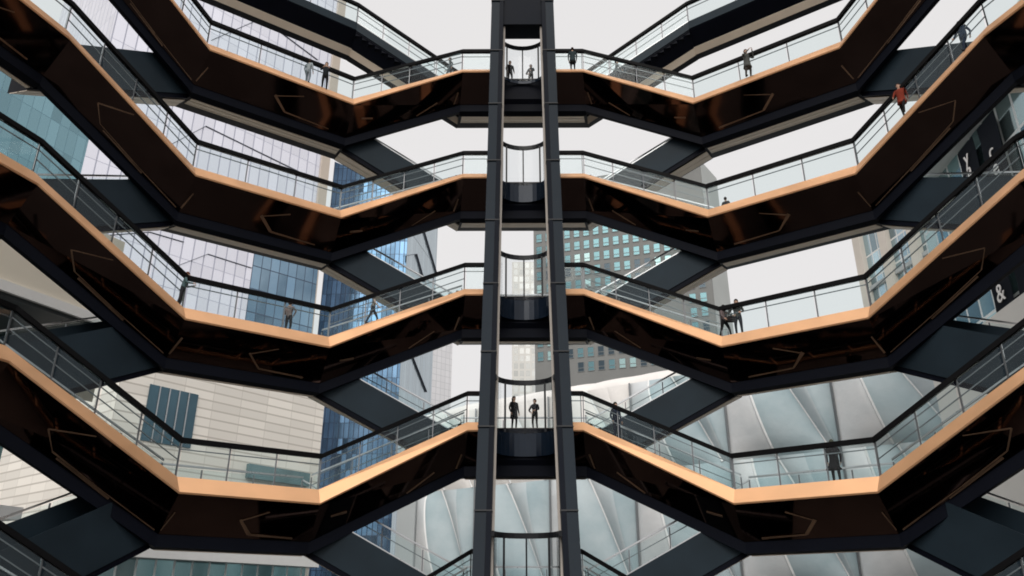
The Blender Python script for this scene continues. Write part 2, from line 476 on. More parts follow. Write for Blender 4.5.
# ------------------------------------------------------------------ lift track and landing gates
shaft = root('elevator_track', W(Vector((0, Rz(-15) - .4, -ZOFF))), 'pair of tall dark lift guide columns with curved glass landing gates up the middle', 'elevator')
def gauge(z): return 1.70 - 0.0105 * z
ZS = [-16 + 2 * k for k in range(23)]
for sd_ in (-1, 1):
    def ringat(z, xa, xb, ra, rb):
        y = Rz(z) * cos(half(0, z))
        return [W(Vector((sd_ * x, y + r, z))) for x, r in ((xa, ra), (xb, ra), (xb, rb), (xa, rb))]
    bm = bmesh.new()
    loft(bm, [ringat(z, gauge(z) - .58, gauge(z) - .40, -.62, -.10) for z in ZS])
    rail_o = link_bm('guide_rail', bm, MAT['mastdark'], shaft)
    bm = bmesh.new()
    loft(bm, [ringat(z, gauge(z) - .395, gauge(z), -.58, -.12) for z in ZS])
    link_bm('cover_plate', bm, MAT['mast'], rail_o)
    for zz in range(-15, 24, 3):
        bm = bmesh.new(); loft(bm, [ringat(z, gauge(z) - .60, gauge(z) + .012, -.64, -.09) for z in (zz, zz + .05)])
        link_bm('splice_plate', bm, MAT['gate'], rail_o)
    bm = bmesh.new()
    loft(bm, [ringat(z, gauge(z) - .67, gauge(z) - .585, -.30, -.14) for z in ZS])
    link_bm('edge_strip', bm, MAT['strip'], rail_o)

bm = bmesh.new()
for za_, zb_ in ((19.7, 23.5),):
    y_ = Rz(za_) * cos(half(0, za_))
    box(bm, -1.02 * S, 1.02 * S, (y_ - .45) * S, (y_ + .6) * S, (za_ + ZOFF) * S, (zb_ + ZOFF) * S)
link_bm('head_beam', bm, MAT['mastdark'], shaft)

def arc_pts(z, n=17, hw=1.06, dep=.85, yo=-.08):
    y = Rz(z) * cos(half(0, z)) + yo
    return [(hw * cos(pi - pi * k / (n - 1)), y + dep * sin(pi * k / (n - 1))) for k in range(n)]
def arc_band(bm, zl, dz0, dz1, thick, **k):
    pts = arc_pts(zl, **k); cy_ = pts[0][1]
    rings = []
    for x, y in pts:
        v = Vector((x, y - cy_)); q = v * (1 + thick / max(.2, v.length))
        rings.append([W(Vector((x, y, zl + dz0))), W(Vector((q.x, q.y + cy_, zl + dz0))), W(Vector((q.x, q.y + cy_, zl + dz1))), W(Vector((x, y, zl + dz1)))])
    loft(bm, rings)
for n in range(-4, 8, 2):
    z = n * H / 2
    bm = bmesh.new(); arc_band(bm, z, 1.92, 2.10, .10)
    ring = link_bm('landing_gate', bm, MAT['gate'], shaft, smooth=False)
    bm = bmesh.new(); arc_band(bm, z, .06, 1.92, .02)
    link_bm('gate_glass', bm, MAT['gateglass'], ring)
    bm = bmesh.new(); arc_band(bm, z, -.80 if n < 6 else -.1, .055, .05)
    link_bm('gate_skirt', bm, MAT['skirt'], ring)
    pts = arc_pts(z, 17)
    for k, wd in ((4, .09), (8, .07), (12, .09)):
        x, y = pts[k]
        bm = bmesh.new(); bar(bm, W(Vector((x, y, z + .06))), W(Vector((x, y, z + 1.93))), wd, wd, up=Vector((0, 1, 0)))
        link_bm('mullion', bm, MAT['gate'], ring)

# ------------------------------------------------------------------ surrounding buildings
def prism_bm(plan, z0, z1, ztops=None):
    """A building block with UVs in metres; ztops gives a sloping roof."""
    bm = bmesh.new(); uvl = bm.loops.layers.uv.new('UVMap')
    n = len(plan)
    zt = ztops or [z1] * n
    lo = [bm.verts.new((p[0], p[1], z0)) for p in plan]; hi = [bm.verts.new((p[0], p[1], t)) for p, t in zip(plan, zt)]
    run = 0
    for i in range(n):
        j = (i + 1) % n
        L = sqrt((plan[i][0] - plan[j][0]) ** 2 + (plan[i][1] - plan[j][1]) ** 2)
        f = bm.faces.new((lo[i], lo[j], hi[j], hi[i]))
        for l, (uu, vv) in zip(f.loops, ((run, z0), (run + L, z0), (run + L, zt[j]), (run, zt[i]))): l[uvl].uv = (uu, vv)
        run += L
    bm.faces.new(lo[::-1]); bm.faces.new(hi)
    return bm
def plan_from(x0, d0, x1, d1, yr, depth, depth2=None):
    a, b = at(x0, yr, d0), at(x1, yr, d1)
    a, b = Vector((a.x, a.y)), Vector((b.x, b.y))
    t = (b - a).normalized(); nn = Vector((-t.y, t.x))
    if nn.dot(a - Vector((CAM.x, CAM.y))) < 0: nn = -nn
    return [a, b, b + nn * depth, a + nn * depth]
def zat(px, py, d): return at(px, py, d).z
def building(name, plan, z1, mat, label, cat='building', z0=0, ztops=None, part='facade'):
    c = (sum(p[0] for p in plan) / len(plan), sum(p[1] for p in plan) / len(plan), z0)
    r = root(name, c, label, cat)
    o = link_bm(part, prism_bm(plan, z0, z1, ztops), mat, r)
    return r, o
def face_frame(plan):
    """Matrix whose x runs along the front wall, y into the building, z up."""
    a, b = Vector((*plan[0], 0)), Vector((*plan[1], 0))
    x = (b - a).normalized(); y = Vector((*(plan[3] - plan[0]), 0)).normalized()
    m_ = Matrix((x, y, Vector((0, 0, 1)))).transposed().to_4x4(); m_.translation = a
    return m_, (b - a).length

# pale lavender glass tower
LAV = grid_mat('lavender_curtain_wall', (0.80, 0.80, 0.87), (0.42, 0.43, 0.52), 2.6, 7.5, .28, .14, .07, .18, .8, tilt=.03)
pl = plan_from(60, 165, 319, 190, 250, 45)
lav, lav_f = building('glass_tower', pl, 300, LAV, 'tall pale lavender glass tower with thin vertical joints, left of centre')
fr, Lf = face_frame(pl)
bm = bmesh.new(); box(bm, Lf - 2.2, Lf + .3, -.5, 1.0, 0, 300, fr=fr)
link_bm('corner_pier', bm, noisy('tan_stone', (0.52, 0.45, 0.38), .08, .7, 0, .3), lav)

def creases(plan, lines, holder, off=-.15, wd=.45):
    f_, _ = face_frame(plan); p0 = f_.inverted() @ CAM
    for ln in lines:
        q = []
        for px, py in ln:
            p1 = f_.inverted() @ at(px, py, 150); t = (off - p0.y) / (p1.y - p0.y); q.append(f_ @ (p0 + (p1 - p0) * t))
        bm = bmesh.new()
        for a_, b_ in zip(q, q[1:]): bar(bm, a_, b_, wd, .12)
        link_bm('facade_crease', bm, CREASE, holder)
CREASE = noisy('dark_crease_joint', (0.10, 0.11, 0.14), .2, .6)
creases(pl, [[(168, 146), (206, 126), (300, 172)], [(172, 268), (208, 254), (252, 268)], [(110, 235), (150, 232), (184, 242)], [(212, 40), (262, 18), (318, 60)]], lav, wd=.2)

# dark blue block added in place of a reflection in the lavender glass
BLU = grid_mat('blue_reflection_panes', (0.14, 0.23, 0.32), (0.03, 0.05, 0.09), 1.5, 3.8, .12, .16, .45, .12, .85, noise=.75, noise_col=(.30, .42, .52), tilt=.06)
pl = [Vector(at(x_, 290, d_)[:2]) for x_, d_ in ((249, 120), (316, 125), (316, 145), (249, 140))]
building('reflection_block', pl, zat(280, 222, 122), BLU, 'added dark blue block standing in for a reflection in the lavender tower')

# centre-left tower, slanted roof: dark blue face and paler face
BL2 = grid_mat('deep_blue_curtain_wall', (0.085, 0.155, 0.24), (0.02, 0.04, 0.08), 1.3, 4.0, .2, .14, .5, .14, .85, noise=.5, noise_col=(.2, .33, .48), tilt=.05)
GR2 = grid_mat('grey_curtain_wall', (0.42, 0.50, 0.55), (0.22, 0.27, 0.30), 1.6, 60, .18, .3, .1, .2, .8, tilt=.03)
pl = plan_from(321, 210, 404, 205, 300, 30)
r_, o_ = building('slanted_glass_tower', pl, 0, BL2, 'dark blue glass tower with a slanted top between lavender tower and lift',
         ztops=[zat(323, 160, 210), zat(396, 192, 205), zat(396, 192, 205), zat(323, 160, 210)])
b2 = Vector(pl[1])
p2 = at(435, 300, 232)
pl2 = [b2, Vector((p2.x, p2.y)), Vector((p2.x, p2.y)) + Vector((-20, 30)), b2 + Vector((-14, 30))]
zt = [zat(396, 192, 205), zat(436, 200, 232), zat(436, 200, 232), zat(396, 192, 205)]
pl2[0] = b2 + (Vector((p2.x, p2.y)) - b2).normalized() * .05
link_bm('pale_face', prism_bm(pl2, 0, 0, zt), GR2, r_)

creases(pl2, [[(422, 226), (437, 276)], [(416, 254), (424, 282)], [(404, 256), (416, 254)], [(411, 354), (426, 392)]], r_, wd=.8)

# far white tower and cream gridded tower seen through the shaft
PW = grid_mat('pale_panel_wall', (0.72, 0.72, 0.74), (0.55, 0.56, 0.58), 3.0, 3.6, .3, .3, .04, .6, 0)
building('pale_tower', plan_from(428, 420, 452, 430, 360, 30), zat(440, 318, 425), PW, 'far pale grey tower beside the slanted blue glass tower')
CR = grid_mat('cream_grid_wall', (0.55, 0.56, 0.54), (0.66, 0.65, 0.61), 2.6, 3.4, .8, .9, .25, .4, .3)
building('cream_tower', plan_from(512, 330, 534, 330, 300, 25), zat(522, 262, 330), CR, 'narrow cream tower with fine window grid seen through the lift shaft')

# brown-grey apartment slab, windows as separate pieces
APW = noisy('weathered_brown_masonry', (0.175, 0.178, 0.172), .25, .8, 0, .12)
pl = plan_from(534, 175, 712, 168, 280, 30)
apt, apt_f = building('apartment_tower', pl, zat(711, 158, 168), APW, 'wide grey brown apartment tower with rows of teal windows behind the lift')
fr, Lf = face_frame(pl)
WIN = [noisy('teal_window_glass', (0.10, 0.19, 0.21), .35, .12, .7, .2), noisy('dark_window_glass', (0.03, 0.05, 0.065), .3, .1, .5, .2), noisy('pale_window_glass', (0.26, 0.38, 0.38), .25, .15, .6, .2)]
def window_mesh(wd, ht, m, name):
    bm = bmesh.new()
    box(bm, -wd / 2, wd / 2, -.06, .1, 0, ht, 0)
    for x in (-wd / 2, wd / 2 - .1): box(bm, x, x + .1, -.14, -.06, 0, ht, 1)
    for z in (0, ht - .1, ht * .35): box(bm, -wd / 2 + .1, wd / 2 - .1, -.13, -.06, z, z + .1, 1)
    bmesh.ops.recalc_face_normals(bm, faces=bm.faces[:])
    me = bpy.data.meshes.new(name); bm.to_mesh(me); bm.free()
    me.materials.append(m); me.materials.append(WFR)
    return me
WFR = noisy('window_frame_grey', (0.17, 0.18, 0.18), .1, .5)
def windows(holder, fr, cols, rows, x0, dx, z0, dz, wd, ht, limit=100, keep=None):
    meshes = [window_mesh(wd, ht, m, 'window') for m in WIN]
    rest = bmesh.new(); cnt = 0
    loc0 = ORIGIN[holder.name]
    cells = [(c, r) for r in range(rows) for c in range(cols)]
    if keep: cells = [q for q in cells if keep(fr @ Vector((x0 + q[0] * dx, 0, z0 + q[1] * dz)))]
    for c, r in cells:
        rn = random.random(); me = meshes[0 if rn < .55 else (1 if rn < .82 else 2)]
        Mx = fr @ Matrix.Translation((x0 + c * dx, 0, z0 + r * dz))
        if cnt < limit:
            o = bpy.data.objects.new('window', me); C.objects.link(o); o.parent = holder
            o.matrix_local = Matrix.Translation(-loc0) @ Mx
            cnt += 1
        else:
            tmp = bmesh.new(); tmp.from_mesh(me); tmp.transform(Mx)
            m2 = bpy.data.meshes.new('t'); tmp.to_mesh(m2); tmp.free(); rest.from_mesh(m2); bpy.data.meshes.remove(m2)
    if len(rest.verts):
        o = link_bm('window_rows', rest, [WIN[0], WFR], holder, recalc=False); o['kind'] = 'stuff'
    else: rest.free()
def apt_keep(p):
    x, y = proj(p)
    return (560 < x < 700 and 224 < y < 300) or (530 < x < 660 and 330 < y < 372) or (530 < x < 553 and 225 < y < 370) or (690 < x < 712 and 260 < y < 335)
nc = int(Lf / 2.35)
windows(apt, fr, nc, 34, 1.4, 2.35, zat(620, 385, 172), 3.35, 1.5, 2.3, 100, apt_keep)
# pale end wall at its right corner
pe = at(728, 280, 178)
q1 = Vector(pl[1]) + Vector((.05, 0)); q2 = Vector((pe.x, pe.y))
link_bm('end_wall', prism_bm([q1, q2, q2 + Vector((0, 28)), q1 + Vector((0, 28))], 0, zat(711, 158, 168)), noisy('pale_masonry', (0.40, 0.42, 0.41), .12, .8, 0, .2), apt)

# right: beige column and glass block
pl = plan_from(858, 110, 1000, 92, 250, 30)
con, con_f = building('concrete_frame_building', pl, zat(900, 185, 105), grid_mat('blue_grid_glass', (0.36, 0.48, 0.53), (0.62, 0.62, 0.60), 1.35, 3.3, .14, .22, .45, .12, .75, tilt=.08), 'right hand building of beige columns and pale blue window bays')
fr, Lf = face_frame(pl)
STONE = noisy('beige_column_stone', (0.50, 0.46, 0.41), .1, .75, 0, .4)
x = 0.0; k = 0
while x < Lf:
    bm = bmesh.new(); box(bm, x, x + 1.5, -.7, .3, 0, zat(900, 184, 105), fr=fr)
    link_bm('column', bm, STONE, con); x += 5.4
    k += 1
bm = bmesh.new()
for z in range(6, 60, 4): box(bm, 1.5, Lf, -.35, -.02, z, z + .5, fr=fr)
link_bm('spandrel_bands', bm, noisy('grey_spandrel', (0.33, 0.34, 0.34), .1, .6), con)

# right: shops with tall black banners
pl = plan_from(925, 66, 1120, 48, 240, 20)
TEAL = grid_mat('teal_shop_glass', (0.20, 0.34, 0.36), (0.62, 0.66, 0.66), 1.9, 4.6, .22, .2, .5, .1, .8, noise=.6, noise_col=(.45, .55, .55), tilt=.08)
shop, shop_f = building('shop_building', pl, zat(1000, 128, 60), TEAL, 'glass fronted shop building hung with tall black banners, far right', z0=zat(1000, 330, 55))
fr, Lf = face_frame(pl)
def shop_hit(px, py, off=-.55):
    p0 = fr.inverted() @ CAM; p1 = fr.inverted() @ at(px, py, 60)
    t = (off - p0.y) / (p1.y - p0.y); return p0 + (p1 - p0) * t
z_lo, z_hi = shop_hit(1000, 317).z, shop_hit(985, 118).z
bm = bmesh.new(); box(bm, -2, Lf + 2, -1.2, 19, z_hi + .6, z_hi + 3.2, fr=fr)
link_bm('roof_parapet', bm, noisy('white_parapet', (0.72, 0.71, 0.69), .05, .6), shop)
bm = bmesh.new(); box(bm, -2, Lf + 2, -.75, 19, 0, z_lo + .25, fr=fr)
link_bm('ledge', bm, noisy('cream_ledge', (0.62, 0.60, 0.56), .08, .7, 0, .4), shop)
BAN = noisy('black_banner_cloth', (0.008, 0.010, 0.014), .2, .8, 0, .6, spec=.05)
WHT = noisy('white_print', (0.72, 0.70, 0.68), .05, .7)
def banner(px, wd, letters, label):
    xl = shop_hit(px, 290).x
    h = z_hi - z_lo
    bm = bmesh.new(); segs = 12
    rings = []
    for k in range(segs + 1):
        z = z_lo + .3 + (h - .4) * k / segs; y = -.55 + .05 * sin(k * 1.3)
        rings.append([fr @ Vector((xl - wd / 2, y - .02, z)), fr @ Vector((xl + wd / 2, y - .02, z)), fr @ Vector((xl + wd / 2, y + .02, z)), fr @ Vector((xl - wd / 2, y + .02, z))])
    loft(bm, rings)
    o = link_bm('banner', bm, BAN); tag(o, label, 'banner', 'black banners on the shop front')
    for ch, size, yy in letters:
        za_, zb_ = z_lo - 5, z_hi + 8
        for _ in range(40):
            z = (za_ + zb_) / 2
            if proj(fr @ Vector((xl, -.65, z)))[1] > yy: za_ = z
            else: zb_ = z
        cu = bpy.data.curves.new('t', 'FONT'); cu.body = ch; cu.size = size; cu.align_x = 'CENTER'; cu.extrude = .02
        to = bpy.data.objects.new('t', cu); C.objects.link(to)
        dg = bpy.context.evaluated_depsgraph_get(); me = bpy.data.meshes.new_from_object(to.evaluated_get(dg))
        bpy.data.objects.remove(to)
        Mt = fr @ Matrix.Translation((xl, -.65, z)) @ Matrix.Rotation(pi / 2, 4, 'X')
        me.transform(Matrix.Translation(-ORIGIN[o.name]) @ Mt)
        me.materials.append(WHT)
        lo_ = bpy.data.objects.new('lettering', me); C.objects.link(lo_); lo_.parent = o
BANNERS = [(1001, 2.3, [('&', 1.7, 301), ('a', 1.5, 176), ('y', 1.5, 164)], 'black banner with a white ampersand near its foot, left on the shop front'),
           (1030, 2.3, [('S', 1.6, 302), ('e', 1.5, 174), ('c', 1.5, 158)], 'black banner next to the right of the ampersand banner')]
for b_ in BANNERS: banner(*b_)

# far-left teal block, mall with overhang, limestone block
TL = grid_mat('teal_tower_glass', (0.20, 0.34, 0.39), (0.12, 0.24, 0.30), 1.6, 4.2, .1, .12, .18, .15, .85, tilt=.04)
building('teal_glass_building', plan_from(-60, 118, 84, 128, 160, 30), zat(60, 60, 125), TL, 'teal glass building at the far left beside the lavender tower')

LIME = grid_mat('limestone_slabs', (0.74, 0.70, 0.64), (0.50, 0.46, 0.41), 3.4, .95, .05, .16, .09, .75, 0, tilt=.03)
pl = plan_from(112, 83.5, 323, 97, 420, 40)
fr, Lf = face_frame(pl)
mall, mall_f = building('limestone_mall', pl, zat(250, 366, 95), LIME, 'long cream limestone mall block with blind slab wall and dark window, lower left', z0=0)
def wall_x(px, py, off=0):
    c = at(px, py, 80); p0 = fr.inverted() @ CAM; p1 = fr.inverted() @ c
    t = (off - p0.y) / (p1.y - p0.y); q = p0 + (p1 - p0) * t
    return q.x, q.z
xa, za = wall_x(140, 440); xb, zb = wall_x(198, 395)
bm = bmesh.new(); uvl = bm.loops.layers.uv.new('UVMap')
box(bm, xa, xb, -.12, .2, za, zb, fr=fr)
wn_ = link_bm('window', bm, noisy('dark_teal_window', (0.05, 0.10, 0.13), .4, .08, .6, .3), mall)
bm = bmesh.new()
for k in range(1, 5): box(bm, xa + (xb - xa) * k / 5 - .06, xa + (xb - xa) * k / 5 + .06, -.2, -.13, za, zb, fr=fr)
link_bm('frame', bm, MAT['stainless'], wn_)

# overhanging upper wing of the mall at the far left, recessed glass below it
def elev_ratio(pa, da, pb):
    """Distance at pixel pb of the point level with pixel pa at distance da."""
    a = at(*pa, 1.0).z - CAM.z; b = at(*pb, 1.0).z - CAM.z
    return da * a / b
d0 = 46; d1 = elev_ratio((0, 289), d0, (85, 319))
A_, B_ = at(0, 289, d0), at(85, 319, d1)
dirv = Vector((B_.x - A_.x, B_.y - A_.y)).normalized(); nv = Vector((-dirv.y, dirv.x))
if nv.dot(Vector((A_.x - CAM.x, A_.y - CAM.y))) < 0: nv = -nv
a2 = Vector((A_.x, A_.y)) - dirv * 25; b2 = Vector((B_.x, B_.y)) + dirv * 1.5
zb = A_.z
CREAM = noisy('cream_stone_cladding', (0.66, 0.60, 0.50), .06, .75, 0, .15)
wing, wing_f = building('mall_wing', [a2, b2, b2 + (b2 - Vector((CAM.x, CAM.y))).normalized() * 20, a2 + nv * 22], zat(10, 192, d0), CREAM, 'cream mall wing with a dark overhanging underside and white edge, far left', z0=zb)
bm = bmesh.new()
WFM = Matrix((Vector((*dirv, 0)), Vector((*nv, 0)), Vector((0, 0, 1)))).transposed().to_4x4(); WFM.translation = Vector((*a2, 0))
LW = (b2 - a2).length
box(bm, -.2, LW + .2, -.25, -.02, zb - .1, zb + .45, fr=WFM)
link_bm('white_edge', bm, noisy('white_edge_trim', (0.75, 0.74, 0.72), .05, .5), wing)
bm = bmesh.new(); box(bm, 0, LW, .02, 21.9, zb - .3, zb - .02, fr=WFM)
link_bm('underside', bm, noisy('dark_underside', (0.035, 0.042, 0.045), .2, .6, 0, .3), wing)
bm = bmesh.new(); uvl = bm.loops.layers.uv.new('UVMap')
box(bm, 0, LW, 7, 20, 0, zb - .32, fr=WFM)
for f in bm.faces:
    for l in f.loops:
        q = WFM.inverted() @ l.vert.co; l[uvl].uv = (q.x + q.y, q.z)
link_bm('recessed_glass', bm, TEAL, wing)
bm = bmesh.new()
for zz in (zb - 3.6, zb - 6.2, zb - 10.5, zb - 14.5):
    if zz > 0: box(bm, -1, LW + 1, 5.4, 6.98, zz, zz + .7, fr=WFM)
link_bm('white_band', bm, noisy('white_canopy_band', (0.70, 0.70, 0.69), .05, .5), wing)

# base of the limestone block: canopy band and glass below
zc1, zc2 = wall_x(180, 546)[1], wall_x(180, 561)[1]
bm = bmesh.new(); box(bm, xa - 3, Lf - .5, -2.2, -.02, zc2, zc1, fr=fr)
link_bm('canopy_band', bm, noisy('white_canopy_panels', (0.68, 0.68, 0.67), .06, .5), mall)
bm = bmesh.new(); uvl = bm.loops.layers.uv.new('UVMap')
box(bm, xa - 3, Lf - 1, -.6, -.03, 0, zc2 - .02, fr=fr)
for f in bm.faces:
    for l in f.loops:
        q = fr.inverted() @ l.vert.co; l[uvl].uv = (q.x + q.y, q.z)
link_bm('shop_glass', bm, TEAL, mall)
zt1, zt2 = wall_x(260, 466)[1], wall_x(260, 480)[1]
bm = bmesh.new()
box(bm, wall_x(246, 470)[0], wall_x(308, 470)[0], -.5, -.02, zt2, zt1, fr=fr)
link_bm('strip_window', bm, noisy('teal_strip_window', (0.16, 0.25, 0.27), .4, .12, .6, .5), mall)

# ------------------------------------------------------------------ quilted hall (pleated translucent cushions)
def ins(px, d): 
    p = at(px, 470, d); return Vector((p.x, p.y))
sa, sb = ins(401, 104), ins(1190, 78)
sdir = (sb - sa).normalized(); sn = Vector((-sdir.y, sdir.x))
if sn.dot(sa - Vector((CAM.x, CAM.y))) < 0: sn = -sn
SFM = Matrix((Vector((*sdir, 0)), Vector((*sn, 0)), Vector((0, 0, 1)))).transposed().to_4x4(); SFM.translation = Vector((*sa, 0))
def shed_hit(px, py):
    p0 = SFM.inverted() @ CAM; p1 = SFM.inverted() @ at(px, py, 80)
    t = -p0.y / (p1.y - p0.y); return p0 + (p1 - p0) * t
LS = (sb - sa).length
zsh = shed_hit(700, 372).z          # where the wall turns into the roof shoulder
hall = root('quilted_hall', (sa.x, sa.y, 0), 'huge pale hall clad in pleated translucent cushions, low behind the tower', 'hall')
def cushion_mat(name, c1, c2, rough=.42):
    m, nt, out = new_mat(name)
    b = N(nt, 'ShaderNodeBsdfPrincipled')
    tc = N(nt, 'ShaderNodeTexCoord')
    nz = N(nt, 'ShaderNodeTexNoise'); nz.inputs['Scale'].default_value = .22; nz.inputs['Detail'].default_value = 5
    nt.links.new(tc.outputs['Object'], nz.inputs['Vector'])
    rp = N(nt, 'ShaderNodeMapRange'); rp.inputs[1].default_value = .35; rp.inputs[2].default_value = .68
    nt.links.new(nz.outputs['Fac'], rp.inputs[0])
    nt.links.new(mixc(nt, rp.outputs[0], c1, c2), b.inputs['Base Color'])
    b.inputs['Roughness'].default_value = rough; b.inputs['Specular IOR Level'].default_value = .3
    w_ = N(nt, 'ShaderNodeTexNoise'); w_.inputs['Scale'].default_value = 1.1; w_.inputs['Detail'].default_value = 3
    nt.links.new(tc.outputs['Object'], w_.inputs['Vector'])
    bp = N(nt, 'ShaderNodeBump'); bp.inputs['Strength'].default_value = .25; bp.inputs['Distance'].default_value = .15
    nt.links.new(w_.outputs['Fac'], bp.inputs['Height']); nt.links.new(bp.outputs[0], b.inputs['Normal'])
    nt.links.new(b.outputs[0], out.inputs[0]); return m
CU = [cushion_mat('pale_cushion_film', (0.50, 0.53, 0.545), (0.62, 0.625, 0.63)),
      cushion_mat('blue_grey_cushion_film', (0.28, 0.36, 0.39), (0.39, 0.455, 0.48)),
      cushion_mat('mid_cushion_film', (0.38, 0.445, 0.47), (0.48, 0.52, 0.54))]
CU.append(cushion_mat('cream_cushion_film', (0.64, 0.62, 0.60), (0.76, 0.73, 0.70), .45))
CU.append(noisy('ridge_highlight_film', (0.66, 0.67, 0.67), .06, .5, 0, .4))  # pale tone of the strips that imitate brightly lit fold ridges
RIDGES = []
bm = bmesh.new()
def quad(bm, A, B, Cc, D, bulge, mi, ma=0.0, mb=0.0, n=10):
    A, B, Cc, D = (Vector(q) for q in (A, B, Cc, D))
    g = {}
    for i in range(n + 1):
        for j in range(n + 1):
            a, b = i / n, j / n
            p = A.lerp(B, a).lerp(D.lerp(Cc, a), b)
            k = (4 * a * (1 - a)) ** .7 * (4 * b * (1 - b)) ** .35
            mid = (4 * b * (1 - b)) ** .7 * (ma + (mb - ma) * a)
            g[i, j] = bm.verts.new(SFM @ Vector((p.x, p.y - bulge * k + mid, p.z)))
    for i in range(n):
        for j in range(n):
            f = bm.faces.new((g[i, j], g[i + 1, j], g[i + 1, j + 1], g[i, j + 1])); f.material_index = mi; f.smooth = True
x730, x840 = shed_hit(729, 440).x, shed_hit(840, 440).x
BW = x840 - x730
zrow = shed_hit(835, 450).z; HB = zsh - zrow
off = x730 - floor(x730 / BW) * BW - BW
bays = int((LS - off) / BW) + 1
rows_z = [zsh, zrow, zrow - HB * 1.25, max(.2, zrow - HB * 2.5)]
for r in range(3):
    zt_, zb_ = rows_z[r], rows_z[r + 1]
    if zt_ <= zb_: continue
    for k in range(bays):
        x0, x1 = off + k * BW, off + (k + 1) * BW
        if x0 < 3.0: x0 = 3.0
        if x1 <= x0 + 1: continue
        wb = x1 - x0
        j_ = lambda m_: random.uniform(-m_, m_)
        tops = [0, .20 + j_(.03), .45 + j_(.03), .70 + j_(.03), 1]
        bots = [0, .46 + j_(.04), .93 + j_(.02), .975, 1]
        rel = [0, -1.5, .5, -.9, 0]
        cream = r == 0 and x1 < shed_hit(700, 400).x
        mats_ = [3, 3, 3, 3] if cream else [0, 1, 2, 1]
        hh_ = .35 if cream else 1
        for q in (1, 2, 3):
            def rp_(b_):
                md = (4 * b_ * (1 - b_)) ** .7 * rel[q] * hh_
                return SFM @ Vector((x0 + wb * (tops[q] + (bots[q] - tops[q]) * b_), md - .05, zt_ + (zb_ - zt_) * b_))
            if q < 3: RIDGES.append([rp_(k_ / 10) for k_ in range(11)])
        for q in range(4):
            quad(bm, (x0 + wb * tops[q], 0, zt_), (x0 + wb * tops[q + 1], 0, zt_),
                 (x0 + wb * bots[q + 1], 0, zb_), (x0 + wb * bots[q], 0, zb_), .35 if q < 2 else .22, mats_[q], rel[q] * hh_, rel[q + 1] * hh_)
link_bm('cushion_wall', bm, CU, hall, smooth=True)
for pts_ in RIDGES:
    bm = bmesh.new()
    for a_, b_ in zip(pts_, pts_[1:]): bar(bm, a_, b_, .20, .10, up=Vector((0, 1, 0)))
    link_bm('ridge_highlight', bm, CU[4], hall)  # added pale strips; their colour stands in for light on the fold ridges
# roof shoulder: smooth cream cushions curving back
bm = bmesh.new()
nu = int(LS / 1.2)
top_h = shed_hit(640, 364).z - zsh
def shoulder(i, k):
    u = 3.0 + (LS - 3.0) * i / nu; a = k / 7 * pi / 2
    bay = ((u - off) / BW) % 1
    puff = .35 * abs(sin(pi * bay * 2)) ** .5
    lf = min(1, (u - 3) / 9 + .25); lf = sqrt(lf) if lf < 1 else 1
    return SFM @ Vector((u, (9 * (1 - cos(a))) - puff * sin(a) * .3, zsh + (top_h * lf * 1.02) * sin(a) + puff * sin(a) * .6))
gr = [[bm.verts.new(shoulder(i, k)) for k in range(8)] for i in range(nu + 1)]
for i in range(nu):
    for k in range(7):
        f = bm.faces.new((gr[i][k], gr[i + 1][k], gr[i + 1][k + 1], gr[i][k + 1])); f.smooth = True
bk = [bm.verts.new(SFM @ Vector((3.0 + (LS - 3) * i / nu, 45, zsh + top_h))) for i in range(nu + 1)]
for i in range(nu): bm.faces.new((gr[i][7], gr[i + 1][7], bk[i + 1], bk[i]))
link_bm('roof_shoulder', bm, CU[3], hall, smooth=True)
for k in range(bays + 1):
    x = off + k * BW
    if x < 2: continue
    bm = bmesh.new(); bar(bm, SFM @ Vector((x, -.22, 0)), SFM @ Vector((x, -.22, zsh)), .16, .16, up=Vector((0, 1, 0)))
    link_bm('cable', bm, MAT['dsteel'], hall)
bm = bmesh.new(); box(bm, .0, 2.95, -.3, 40, 0, zsh - .5, fr=SFM)
link_bm('end_frame', bm, noisy('grey_end_frame', (0.40, 0.43, 0.44), .1, .6, 0, .2), hall)
bm = bmesh.new(); box(bm, 3.2, LS, 2.2, 44, 0, zsh - .6, fr=SFM)
link_bm('inner_wall', bm, noisy('grey_inner_wall', (0.30, 0.33, 0.34), .1, .7, 0, .2), hall)

# ------------------------------------------------------------------ people
SKIN = noisy('skin', (0.46, 0.29, 0.21), .08, .6, 0, 8)
_cm = {}
def cloth(c):
    if c not in _cm: _cm[c] = noisy('cloth', tuple(v_ * .8 for v_ in c), .3, .85, 0, 9, spec=.1)
    return _cm[c]
POSES = {
 # shoulder swing, elbow, per arm: positions of elbow and hand for left / right; feet offsets
 'stand': dict(el=((-.27, .03, 1.12), (.27, .03, 1.12)), ha=((-.25, -.10, .86), (.25, -.10, .86)), ft=((-.11, 0), (.11, -.04)), lean=0),
 'lean':  dict(el=((-.30, -.16, 1.16), (.30, -.16, 1.16)), ha=((-.16, -.42, 1.20), (.16, -.42, 1.20)), ft=((-.12, .10), (.12, .04)), lean=-.10),
 'walk':  dict(el=((-.26, -.14, 1.14), (.26, .16, 1.14)), ha=((-.24, -.32, .94), (.25, .10, .88)), ft=((-.10, .30), (.10, -.30)), lean=-.04),
 'photo': dict(el=((-.30, -.20, 1.22), (.33, -.16, 1.20)), ha=((-.08, -.36, 1.50), (.12, -.36, 1.50)), ft=((-.13, .02), (.13, -.02)), lean=0),
 'hip':   dict(el=((-.40, .06, 1.16), (.28, -.05, 1.14)), ha=((-.20, -.10, 1.00), (.18, -.30, 1.05)), ft=((-.12, 0), (.12, .03)), lean=0),
}
